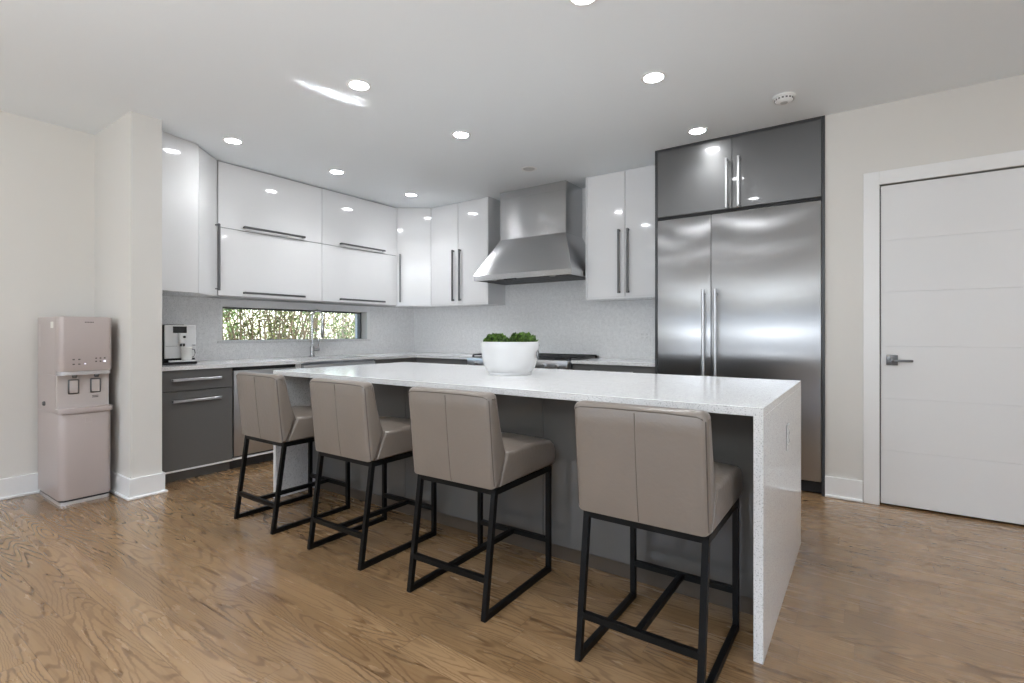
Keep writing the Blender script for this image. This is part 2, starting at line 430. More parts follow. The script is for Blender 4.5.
# kitchen window
w1 = bpy.data.objects.new('window_1', None); COL.objects.link(w1); w1.location = (WX-.13, W[0], W[2]); w1['kind'] = 'structure'
o = w1.location
mb = MB(); wl_ = W[1]-W[0]; wh = W[3]-W[2]
mb.box(-.03, .03, 0, wl_, wh-.014, wh); mb.box(-.03, .03, 0, wl_, 0, .006); mb.box(-.03, .03, 0, .004, .006, wh-.014); mb.box(-.03, .03, wl_-.014, wl_, .006, wh-.014)
mb.build('window_frame', M['dark_panel'], w1)
MB().box(.031, .125, .0005, wl_-.0005, -.0005, .004).build('stool_board', M['trim'], w1)
MB().box(-.004, .004, .004, wl_-.014, .006, wh-.014).build('pane', M['glass'], w1)
MB().box(.031, .13+.020, -.05, wl_+.05, -.022, -.001, .002).build('window_sill', M['quartz'], w1)
# plain white surround of the window, set into the splashback
mb = MB()
ya, yb = W[0]-.018, W[1]+.045
mb.box(.1305, .1305+.011, ya-W[0], yb-W[0], wh+.0005, 1.484-W[2]); mb.box(.1305, .1305+.011, ya-W[0], -.0005, -.001, wh+.0005); mb.box(.1305, .1305+.011, wl_+.0005, yb-W[0], -.001, wh+.0005)
mb.build('surround', M['trim'], w1)
# rear and right windows (behind the camera)
def plain_window(name, bx, axis):
    o = bpy.data.objects.new(name, None); COL.objects.link(o); o['kind'] = 'structure'
    a, c, z0, z1 = bx; mb = MB(); g = MB()
    for k in range(3):
        t = a+(c-a)*k/2
        for q, (u0, u1, v0, v1) in enumerate([(t-.03, t+.03, z0, z1)]):
            if axis == 'y': mb.box(max(a, u0), min(c, u1), REAR_Y-.10, REAR_Y-.05, v0, v1)
            else: mb.box(RIGHT_X+.05, RIGHT_X+.10, max(a, u0), min(c, u1), v0, v1)
    for v0, v1 in ((z0, z0+.05), (z1-.05, z1)):
        if axis == 'y': mb.box(a, c, REAR_Y-.10, REAR_Y-.05, v0, v1)
        else: mb.box(RIGHT_X+.05, RIGHT_X+.10, a, c, v0, v1)
    if axis == 'y': g.box(a, c, REAR_Y-.08, REAR_Y-.074, z0, z1)
    else: g.box(RIGHT_X+.074, RIGHT_X+.08, a, c, z0, z1)
    mb.build('window_frame', M['trim'], o); g.build('pane', M['glass'], o)
plain_window('window_2', RW[0], 'y'); plain_window('window_3', RR, 'x')
# splashbacks
SB = .012
mb = MB(); S0 = 1.486
y0 = PY1
mb.box(WX, WX+SB, y0, ya, .9005, S0); mb.box(WX, WX+SB, ya, yb, .9005, W[2]-.024); mb.box(WX, WX+SB, yb, WY-SB, .9005, S0)
struct(mb.build('wall_splashback_window', M['splash']))
mb = MB(); mb.box(WX, -1.4715, WY-SB, WY, .9005, S0); mb.box(-3.505, -2.285, WY-SB, WY, S0, ZC)
struct(mb.build('wall_splashback_range', M['splash']))

# ------------------------------------------------------------------ small helpers for fittings
def bar_handle(parent, p, length, axis, out, m, r=.0092, stand=.032):
    """bar handle on two posts; p = middle on the face, out = outward unit vector (x or y axis)"""
    p = Vector(p); out = Vector(out); ax = Vector(axis)
    mb = MB()
    def bx(c, ex):
        mb.box(c.x-ex[0], c.x+ex[0], c.y-ex[1], c.y+ex[1], c.z-ex[2], c.z+ex[2], .0015, 1)
    c = p+out*stand
    bx(c, [r+abs(ax[i])*(length/2-r) for i in range(3)])
    for sgn in (-1, 1):
        q = p+ax*sgn*(length/2-.012)+out*(stand/2)
        bx(q, [r*.9+abs(out[i])*(stand/2-r*.9) for i in range(3)])
    return mb.build('handle', m, parent)

# ------------------------------------------------------------------ wall cabinets
UX, UY = -4.733, 4.534        # fronts of the wall cabinets
UB, UT = 1.487, 2.690
TH = .02
G = .0026
# angled end cabinet by the pier
ec = empty('wall_cabinet', (WX, 1.56, UB), 'narrow white wall cabinet with angled door beside the beige pier', 'wall cabinet')
o = ec.location
A0, A1, A2 = (-4.388, 1.565), (-4.487, 1.925), (-4.733, 2.185)
def off(p, q, d):           # outward offset of a segment in plan
    v = Vector((q[0]-p[0], q[1]-p[1])).normalized(); nrm = Vector((v.y, -v.x)); return nrm*d
n1 = off(A0, A1, -TH); n2 = off(A1, A2, -TH)
B0 = (A0[0]+n1.x, A0[1]+n1.y); B1 = (A1[0]-.021, A1[1]-.012); B2 = (A2[0]+n2.x, A2[1])
L3 = lambda p: (p[0]-o.x, p[1]-o.y)
MB().prism([L3(q) for q in [(WX, PY1+.002), (B0[0], PY1+.002), B0, B1, B2, (B2[0], 2.190), (WX, 2.190)]], 0, ZC-.001-UB).build('body', M['gloss_white'], ec)
MB().prism([L3(q) for q in [A0, A1, B1, B0]], .0, UT-UB+.012).build('side_panel', M['gloss_white'], ec)
A1b = (A1[0]-.002, A1[1]+.003)
d = MB().prism([L3(q) for q in [A1b, A2, B2, (B1[0]-.002, B1[1]+.003)]], .0, UT-UB).build('door', M['gloss_white'], ec)
hp = Vector((A2[0]*.9+A1[0]*.1, A2[1]*.9+A1[1]*.1)); nn = Vector((-n2.x, -n2.y)).normalized()
mb = MB(); c = hp+nn*.032
mb.box(-.009, .009, -.009, .009, 1.535, 2.125, .0015, 1)
for z in (1.548, 2.112): mb.box(-.0335, 0, -.005, .005, z-.005, z+.005)
R_ = Matrix.Rotation(math.atan2(nn.y, nn.x), 4, 'Z')
bmesh.ops.transform(mb.bm, matrix=Matrix.Translation((c.x-o.x, c.y-o.y, -o.z)) @ R_, verts=mb.bm.verts)
mb.build('handle', M['steel_dark'], d)
# two lift-up cabinets over the window
def lift_cabinet(y0, y1, label):
    t = empty('lift_up_cabinet', (WX, (y0+y1)/2, UB), label, 'wall cabinet', 'white lift-up cabinets over the window')
    w = (y1-y0)/2
    MB().box(0, UX-TH-WX, -w+.001, w-.001, 0, ZC-.001-UB).build('body', M['carcass_gap_shade'], t)
    zm = 2.104-UB
    f = UX-WX
    up = MB().box(f-TH+.0005, f, -w+G, w-G, zm+G, UT-UB, .001, 1).build('upper_flap', M['gloss_white'], t)
    lo = MB().box(f-TH+.0005, f, -w+G, w-G, 0.010, zm-G, .001, 1).build('lower_flap', M['gloss_white'], t)
    bar_handle(up, (f, 0, zm+.032), .62, (0, 1, 0), (1, 0, 0), M['steel_dark'])
    bar_handle(lo, (f, 0, .042), .62, (0, 1, 0), (1, 0, 0), M['steel_dark'])
    return t
lift_cabinet(2.193, 3.245, 'white lift-up wall cabinet over the window, next to the angled cabinet')
lift_cabinet(3.245, 4.292, 'white lift-up wall cabinet over the window, next to the corner cabinet')
# diagonal corner cabinet
cc = empty('corner_wall_cabinet', (WX, WY, UB), 'white diagonal wall cabinet with one door in the room corner', 'wall cabinet')
o = cc.location
C0, C1 = (UX, 4.296), (-4.396, UY)
nd = Vector((C1[1]-C0[1], -(C1[0]-C0[0]))).normalized()       # outward (towards the room)
D0 = (C0[0]-nd.x*TH, C0[1]-nd.y*TH); D1 = (C1[0]-nd.x*TH, C1[1]-nd.y*TH)
MB().prism([L3(q) for q in [(WX, C0[1]-.002), (D0[0]-.006, C0[1]-.002), D0, D1, (C1[0]+.002, D1[1]+.01), (C1[0]+.002, WY), (WX, WY)]], 0, ZC-.001-UB).build('body', M['gloss_white'], cc)
d = MB().prism([L3(q) for q in [C0, C1, (D1[0]-.0, D1[1]-.0005), (D0[0], D0[1]-.0005)]], .010, UT-UB).build('door', M['gloss_white'], cc)
mb = MB(); hp = Vector(C0)*.90+Vector(C1)*.10; c = hp+nd*.032
mb.box(-.009, .009, -.009, .009, 1.535, 2.125, .0015, 1)
for z in (1.548, 2.112): mb.box(-.0325, 0, -.005, .005, z-.005, z+.005)
R_ = Matrix.Rotation(math.atan2(nd.y, nd.x), 4, 'Z')
bmesh.ops.transform(mb.bm, matrix=Matrix.Translation((c.x-o.x, c.y-o.y, -o.z)) @ R_, verts=mb.bm.verts)
mb.build('handle', M['steel_dark'], d)
# two-door cabinets either side of the hood
def two_door(x0, x1, mid, hl, hr, label, end):
    t = empty('two_door_wall_cabinet', ((x0+x1)/2, WY, UB), label, 'wall cabinet')
    ox = (x0+x1)/2; f = UY-WY
    MB().box(x0-ox, x1-ox, f+TH, 0, 0, ZC-.001-UB).build('body', M['gloss_white'], t)
    a, c = x0-ox+(end[0]), x1-ox-(end[1])
    if end[0]: MB().box(x0-ox, x0-ox+end[0]-G, f, f+TH-.0005, 0, ZC-.002-UB).build('end_strip', M['gloss_white'], t)
    if end[1]: MB().box(x1-ox-end[1]+G, x1-ox, f, f+TH-.0005, 0, ZC-.002-UB).build('end_strip', M['gloss_white'], t)
    for p, q, hx in ((a, mid-ox, hl-ox), (mid-ox, c, hr-ox)):
        d = MB().box(p+G, q-G, f, f+TH-.0005, .020, UT-UB, .001, 1).build('door', M['gloss_white'], t)
        bar_handle(d, (hx, f, 1.838-UB), .605, (0, 0, 1), (0, -1, 0), M['steel_dark'])
    MB().box(a+G, c-G, f+.002, f+TH-.0005, 0, .017).build('light_rail', M['gloss_white'], t)
two_door(-4.392, -3.505, -3.955, -4.018, -3.912, 'white two-door wall cabinet between the corner and the steel hood', (0, .016))
two_door(-2.285, -1.472, -1.872, -1.925, -1.836, 'white two-door wall cabinet between the steel hood and the fridge', (.016, .008))

# ------------------------------------------------------------------ range hood
hd = empty('range_hood', (-2.90, WY, 1.72), 'large stainless steel chimney hood over the cooking range', 'range hood')
HY = 4.27-WY; Z0 = 1.722-1.72; z1 = .055; z2 = 2.176-1.72
hx = .60
bm = bmesh.new()
def ringv(x0, x1, y0, y1, z): return [bm.verts.new(p) for p in ((x0, y0, z), (x1, y0, z), (x1, y1, z), (x0, y1, z))]
R0 = ringv(-hx, hx, HY, -.013, Z0); R1 = ringv(-hx, hx, HY, -.013, z1); R2 = ringv(-.412, .412, 4.5-WY, -.013, z2)
for A, B in ((R0, R1), (R1, R2)):
    for j in range(4): bm.faces.new((A[j], A[(j+1) % 4], B[(j+1) % 4], B[j]))
bm.faces.new(R2)
I0 = ringv(-hx+.03, hx-.03, HY+.03, -.04, Z0); I1 = ringv(-hx+.03, hx-.03, HY+.03, -.04, Z0+.035)
for j in range(4):
    bm.faces.new((R0[j], R0[(j+1) % 4], I0[(j+1) % 4], I0[j])); bm.faces.new((I0[j], I0[(j+1) % 4], I1[(j+1) % 4], I1[j]))
bm.faces.new(I1)
bmesh.ops.recalc_face_normals(bm, faces=bm.faces)
mb = MB(); mb.bm.free(); mb.bm = bm; mb.build('canopy', M['steel_v'], hd)
mb = MB(); mb.box(-.410, .410, 4.502-WY, -.013, z2+.0005, ZC-.001-1.72, .002, 1); ch = mb.build('chimney', M['steel_v'], hd)
MB().box(-.411, .411, 4.500-WY, 4.5019-WY, ZC-.09-1.72, ZC-.002-1.72).build('cover_strip', M['steel_v'], ch)
for k in range(3):
    mb = MB(); xa = -.55+k*.37
    mb.box(xa, xa+.36, HY+.06, -.10, .006, .014)
    for j in range(9): mb.box(xa+.02+j*.037, xa+.038+j*.037, HY+.07, -.11, .0, .007)
    mb.build('baffle_filter', M['steel_dark'], hd)
for k in (-.36, .36): MB().lathe([(.028, 0), (.028, .012), (0, .012)], (k, HY+.05, -.006), 16).build('hood_lamp', M['lamp_off'], hd)
mb = MB(); mb.box(-.20, -.06, HY+.005, HY+.035, -.010, .004, .003); mb.build('control_strip', M['cm_black'], hd)

# ------------------------------------------------------------------ fridge and its surround
TX0, TX1, TY = -1.471, -.243, 4.214
fs = empty('fridge_surround_cabinet', ((TX0+TX1)/2, WY, 0), 'charcoal tall surround with two-door top cabinet above the steel fridge', 'tall cabinet')
ox = (TX0+TX1)/2; f = TY-WY
MB().box(TX0-ox, TX0-ox+.020, f, -.001, 0, ZC-.001).build('side_panel', M['dark_panel'], fs)
MB().box(TX1-ox-.020, TX1-ox, f, -.001, 0, ZC-.001).build('side_panel', M['dark_panel'], fs)
MB().box(TX0-ox+.0205, TX1-ox-.0205, f+.022, -.001, 2.112, ZC-.001).build('body', M['shadow_black'], fs)
MB().box(TX0-ox+.0205, TX1-ox-.0205, f, f+.021, 2.684, ZC-.001).build('top_rail', M['dark_panel'], fs)
mid = -.860-ox
for a, c, hx_ in ((TX0-ox+.022, mid-.0015, -.893-ox), (mid+.0015, TX1-ox-.022, -.806-ox)):
    d = MB().box(a, c, f, f+.0205, 2.132, 2.681, .001, 1).build('door', M['metal_grey'], fs)
    bar_handle(d, (hx_, f, 2.325), .385, (0, 0, 1), (0, -1, 0), M['steel'], r=.0085, stand=.045)
fr = empty('refrigerator', (-.857, WY, 0), 'wide built-in stainless steel fridge freezer with two tall doors', 'refrigerator')
FX0, FX1 = -1.449, -.265
ox = -.857
MB().box(FX0-ox+.002, FX1-ox-.002, f+.05, -.02, .005, 2.10).build('body', M['dark_panel'], fr)
MB().box(FX0-ox, FX1-ox, f+.035, f+.0495, .012, .088).build('toe_grille', M['shadow_black'], fr)
sp = -1.016-ox
for nm, a, c, hx_ in (('freezer_door', FX0-ox+.001, sp-.002, -1.063-ox), ('fridge_door', sp+.002, FX1-ox-.001, -.972-ox)):
    d = MB().box(a, c, f-.001, f+.0495, .095, 2.104, .004).build(nm, M['steel_h'], fr, True)
    mb = MB(); mb.tube([(hx_, f-.060, .62), (hx_, f-.060, 1.505)], .0125, 16)
    for z in (.66, 1.465): mb.tube([(hx_, f-.060, z), (hx_, f+.002, z)], .008, 10)
    mb.build('handle', M['steel'], d, True)

# ------------------------------------------------------------------ base cabinets along the window
BX = -4.375                   # door fronts
KX = -4.43
drawer_z = (.705, .868)
db = empty('base_cabinet', (WX, 1.85, 0), 'grey base cabinet with one drawer over one door under the coffee machine', 'base cabinet')
def bz(y): return y-1.85
MB().box(.012, BX-TH-WX, bz(PY1+.002), bz(2.146), .094, .869).build('body', M['dark_panel'], db)
MB().box(.02, KX-WX, bz(PY1+.03), bz(2.146), .001, .0935).build('toe_kick', M['grey'], db)
fx = BX-WX
dd = MB().box(fx-TH+.0005, fx, bz(PY1+.02), bz(2.143), drawer_z[0]+.003, drawer_z[1], .001, 1).build('drawer', M['grey'], db)
bar_handle(dd, (fx, bz(1.862), .794), .358, (0, 1, 0), (1, 0, 0), M['steel'])
dd = MB().box(fx-TH+.0005, fx, bz(PY1+.02), bz(2.143), .096, drawer_z[0]-.003, .001, 1).build('door', M['grey'], db)
bar_handle(dd, (fx, bz(1.862), .630), .358, (0, 1, 0), (1, 0, 0), M['steel'])
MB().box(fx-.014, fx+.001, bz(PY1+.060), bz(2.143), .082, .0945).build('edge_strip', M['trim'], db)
# dishwasher
dw = empty('dishwasher', (WX, 2.44, 0), 'stainless steel dishwasher front between the grey drawer cabinet and the sink', 'dishwasher')
y0, y1 = 2.150-2.44, 2.722-2.44
MB().box(.02, fx-.03, y0+.002, y1-.002, .10, .862).build('body', M['shadow_black'], dw)
MB().box(fx-.0295, fx-.001, y0+.006, y1-.006, .112, .838, .003).build('door_panel', M['steel_dw'], dw, True)
MB().box(fx-.0295, fx-.006, y0+.003, y1-.003, .841, .867).build('control_strip', M['cm_black'], dw)
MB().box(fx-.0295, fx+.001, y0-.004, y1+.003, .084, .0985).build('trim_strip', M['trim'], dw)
MB().box(.1, KX-.01-WX, y0+.002, y1-.002, .001, .090).build('toe_kick', M['dark_panel'], dw)
# sink cabinet and corner cabinet
sc_ = empty('sink_cabinet', (WX, 3.21, 0), 'grey base cabinet carrying the steel apron sink', 'base cabinet')
a, c = 2.726-3.21, 3.645-3.21
MB().box(.012, fx-TH, a, c, .094, .60).build('body', M['dark_panel'], sc_)
MB().box(.02, fx-.01, a, 2.782-3.21, .6005, .869).build('stile', M['quartz'], sc_)
MB().box(.02, KX-WX, a, c, .001, .0935).build('toe_kick', M['grey'], sc_)
for p, q in ((a+G, -.001), (.001, c-G)):
    d = MB().box(fx-TH+.0005, fx, p, q, .097, .598, .001, 1).build('door', M['grey'], sc_)
    bar_handle(d, (fx, -.04 if p < -.1 else .04, .50), .16, (0, 0, 1), (1, 0, 0), M['steel'])
sk = empty('apron_sink', (WX, 3.213, .62), 'stainless steel apron front sink under the long window', 'sink')
ya_, yb_ = 2.787-3.213, 3.640-3.213; fz = -4.352-WX
mb = MB(); mb.box(fz-.020, fz, ya_, yb_, -.015, .236, .006); mb.build('apron', M['steel_h'], sk, True)
mb = MB()
mb.box(.14, fz-.0205, ya_, ya_+.012, 0, .246); mb.box(.14, fz-.0205, yb_-.012, yb_, 0, .246); mb.box(.14, .152, ya_+.012, yb_-.012, 0, .246); mb.box(.152, fz-.0205, ya_+.012, yb_-.012, 0, .012)
bs = mb.build('basin', M['steel'], sk)
MB().lathe([(.045, 0), (.045, .004), (.03, .006), (0, .003)], (.40, 0, .0121), 20).build('drain', M['steel_dark'], bs)
cb_ = empty('corner_base_cabinet', (WX, WY, 0), 'charcoal corner base cabinet filling the corner left of the range', 'base cabinet')
RYF = 4.262                   # fronts on the range wall
o = cb_.location
MB().prism([L3(q) for q in [(WX+.012, 3.649), (BX-TH, 3.649), (BX-TH, RYF+TH), (-3.532, RYF+TH), (-3.532, WY-.013), (WX+.012, WY-.013)]], .094, .869).build('body', M['dark_panel'], cb_)
MB().prism([L3(q) for q in [(WX+.02, 3.65), (KX, 3.65), (KX, RYF+.06), (-3.535, RYF+.06), (-3.535, WY-.02), (WX+.02, WY-.02)]], .001, .0935).build('toe_kick', M['grey'], cb_)
MB().box(BX-TH+.0005-o.x, BX-o.x, 3.651-o.y, RYF-.003-o.y, .097, .867, .001, 1).build('door', M['grey'], cb_)
d = MB().box(BX+.003-o.x, -3.534-o.x, RYF-o.y, RYF+TH-.0005-o.y, .097, .867, .001, 1).build('door', M['grey'], cb_)
bar_handle(d, (-3.62-o.x, RYF-o.y, .70), .22, (0, 0, 1), (0, -1, 0), M['steel'])
rb = empty('base_cabinet', (-1.88, WY, 0), 'charcoal base cabinet between the cooking range and the fridge', 'base cabinet')
MB().box(-2.286+1.88, -1.473+1.88, RYF+TH-WY, -.013, .094, .869).build('body', M['dark_panel'], rb)
MB().box(-2.286+1.88, -1.473+1.88, RYF+.06-WY, -.02, .001, .0935).build('toe_kick', M['grey'], rb)
for k in range(3):
    za, zb = ((.097, .375), (.379, .660), (.664, .867))[k]
    d = MB().box(-2.284+1.88, -1.475+1.88, RYF-WY, RYF+TH-.0005-WY, za, zb, .001, 1).build('drawer', M['grey'], rb)
    bar_handle(d, (0, RYF-WY, zb-.06), .40, (1, 0, 0), (0, -1, 0), M['steel'])
# worktops
CZ0, CZ1 = .8705, .900
CX, CY = -4.352, 4.240
mb = MB()
mb.box(WX, CX, PY1+.001, 2.7855, CZ0, CZ1); mb.box(WX, -4.91, 2.7855, 3.6415, CZ0, CZ1); mb.box(WX, CX, 3.6415, WY, CZ0, CZ1); mb.box(CX, -3.531, CY, WY, CZ0, CZ1)
mb.box(CX-.055, CX, 2.7855, 3.6415, CZ0+.010, CZ1)
tag(mb.build('worktop', M['quartz']), 'white quartz worktop running under the window and round the corner', 'worktop')
tag(MB().box(-2.287, -1.4725, CY, WY, CZ0, CZ1).build('worktop', M['quartz']), 'short white quartz worktop between the range and the fridge', 'worktop')

# ------------------------------------------------------------------ range
rg = empty('cooking_range', (-2.909, WY, 0), 'wide stainless steel cooking range with black grates under the hood', 'range')
RF = 4.215-WY; rw = .612
MB().box(-rw, rw, RF+.03, -.015, .10, .893, .003).build('body', M['steel'], rg)
MB().box(-rw, rw, RF-.035, RF+.0295, .800, .897, .010, 3).build('control_panel', M['steel'], rg, True)
for k in range(8):
    MB().lathe([(.024, 0), (.024, .018), (.020, .030), (0, .030)], (-.50+k*.143, RF-.035, .838), 20, Matrix.Rotation(PI/2, 4, 'X')).build('knob', M['steel'], rg, True)
for a, c in ((-rw+.004, .115), (.121, rw-.004)):
    d = MB().box(a, c, RF-.01, RF+.0295, .165, .790, .004).build('oven_door', M['steel'], rg, True)
    mb = MB(); mb.tube([(a+.05, RF-.065, .735), (c-.05, RF-.065, .735)], .013, 14)
    for x in (a+.08, c-.08): mb.tube([(x, RF-.065, .735), (x, RF-.008, .735)], .009, 10)
    mb.build('handle', M['steel'], d, True)
    MB().box(a+.10, c-.10, RF-.012, RF-.0102, .30, .62).build('oven_window', M['screen'], d)
MB().box(-rw+.02, rw-.02, RF+.05, -.03, .02, .0995).build('plinth', M['shadow_black'], rg)
MB().box(-rw+.01, rw-.01, RF+.045, -.03, .8935, .900).build('cooktop_tray', M['cast'], rg)
for k in range(3):
    cx = -.402+k*.402
    for yb0 in (.21, .47):
        MB().lathe([(.055, 0), (.055, .008), (.035, .010), (.035, .018), (0, .018)], (cx, RF+yb0-.02, .9005), 20).build('burner', M['cast'], rg)
    mb = MB(); xa, xb = cx-.192, cx+.192; y_a, y_b = RF+.055, -.045
    for x in (xa, xb, cx): mb.box(x-.007, x+.007, y_a, y_b, .918, .932, .002, 1)
    for j in range(6):
        y = y_a+(y_b-y_a)*j/5; mb.box(xa, xb, y-.006, y+.006, .918, .932, .002, 1)
    for x in (xa, xb):
        for y in (y_a, y_b): mb.box(x-.008, x+.008, y-.008, y+.008, .9005, .919)
    mb.build('grate', M['cast'], rg)
MB().box(-rw, rw, -.028, -.0135, .8935, .925, .002, 1).build('back_guard', M['steel'], rg)

# ------------------------------------------------------------------ faucet
fc = empty('faucet', (-4.935, 3.262, CZ1), 'tall chrome pull-down kitchen faucet in front of the window', 'faucet')
MB().lathe([(.030, 0), (.030, .006), (.024, .010), (.024, .10), (.018, .115), (0, .115)], (0, 0, .0005), 24).build('base', M['chrome'], fc, True)
pts = [(0, 0, .10), (0, 0, .43)]
Rr = .052
dx, dy = math.cos(.9), math.sin(.9)
for k in range(1, 13):
    t = PI*k/12; q = Rr*(1-math.cos(t)); pts.append((q*dx, q*dy, .43+Rr*math.sin(t)*1.35))
pts.append((2*Rr*dx, 2*Rr*dy, .36))
MB().tube(pts, .0125, 14).build('spout', M['chrome'], fc, True)
MB().lathe([(.013, 0), (.017, .01), (.017, .11), (.0145, .15), (0, .15)], (2*Rr*dx, 2*Rr*dy, .205), 18).build('spray_head', M['chrome'], fc, True)
mb = MB(); mb.tube([(0, 0, .30), (2*Rr*dx, 2*Rr*dy, .30)], .006, 10)
mb.build('spray_holder', M['chrome'], fc, True)
mb = MB(); mb.tube([(.0, .02, .075), (.012, .075, .075)], .016, 14); mb.tube([(.012, .066, .08), (.016, .074, .19)], [.008, .006], 10)
mb.build('lever', M['chrome'], fc, True)

# ------------------------------------------------------------------ island
IX0, IX1, IY0, IY1, IZ = -3.415, -.296, 1.952, 3.191, .897
ST = .032
mb = MB()
mb.box(IX0, IX1, IY0, IY1, IZ-ST, IZ, .0015, 1)
mb.box(IX0, IX0+ST, IY0, IY1, .0, IZ-ST+.001, .0015, 1); mb.box(IX1-ST, IX1, IY0, IY1, .0, IZ-ST+.001, .0015, 1)
it = tag(mb.build('island_worktop', M['quartz']), 'white quartz waterfall worktop of the island, reaching the floor at both ends', 'worktop')
ib = empty('island_cabinet', ((IX0+IX1)/2, 2.70, 0), 'dark grey gloss island base under the white waterfall worktop', 'island cabinet')
cx = (IX0+IX1)/2
PYF = 2.22
xa, xb = IX0+ST+.001, IX1-ST-.001
MB().box(xa-cx, xb-cx, PYF+.021-2.7, IY1-.045-2.7, .092, IZ-ST-.001).build('body', M['dark_panel'], ib)
MB().box(xa-cx, xb-cx, PYF+.050-2.7, IY1-.10-2.7, .001, .0915).build('toe_kick', M['toe_reflection'], ib)
seams = [xa, -2.375, -1.361, xb]
for p, q in zip(seams, seams[1:]):
    MB().box(p+.0015-cx, q-.0015-cx, PYF-2.7, PYF+.0205-2.7, .092, IZ-ST-.004, .001, 1).build('front_panel', M['grey_gloss'], ib)
nb = 5
for k in range(nb):
    p = xa+(xb-xa)*k/nb; q = xa+(xb-xa)*(k+1)/nb
    d = MB().box(p+.0015-cx, q-.0015-cx, IY1-.0445-2.7, IY1-.024-2.7, .10, IZ-ST-.012, .001, 1).build('door', M['grey'], ib)
    bar_handle(d, ((p+q)/2-cx, IY1-.024-2.7, .78), .30, (1, 0, 0), (0, 1, 0), M['steel'])

# ------------------------------------------------------------------ wall outlets
def outlet(loc_, rz, label, gang, m=None):
    t = empty('power_outlet', loc_, label, 'outlet', rz=rz)
    w = .036 if gang == 1 else .058
    MB().box(-w, w, -.006, -.0005, -.058, .058, .003).build('cover_plate', m or M['outlet'], t)
    for k in ([0] if gang == 1 else [-.023, .023]):
        s_ = MB().box(k-.0165, k+.0165, -.0085, -.0062, -.034, .034, .001, 1).build('socket', m or M['outlet'], t)
        mb = MB()
        for zz in (-.018, .018):
            mb.box(k-.008, k-.005, -.0092, -.0086, zz-.005, zz+.005); mb.box(k+.005, k+.008, -.0092, -.0086, zz-.005, zz+.005)
        mb.build('slot', M['outlet_slot'], s_)
outlet((-1.80, WY-SB-.0004, 1.128), 0, 'pale double power outlet on the splashback left of the fridge', 2, M['splash'])
outlet((IX1+.0004, 2.60, .690), PI/2, 'pale power outlet on the right end of the island worktop', 1, M['quartz'])

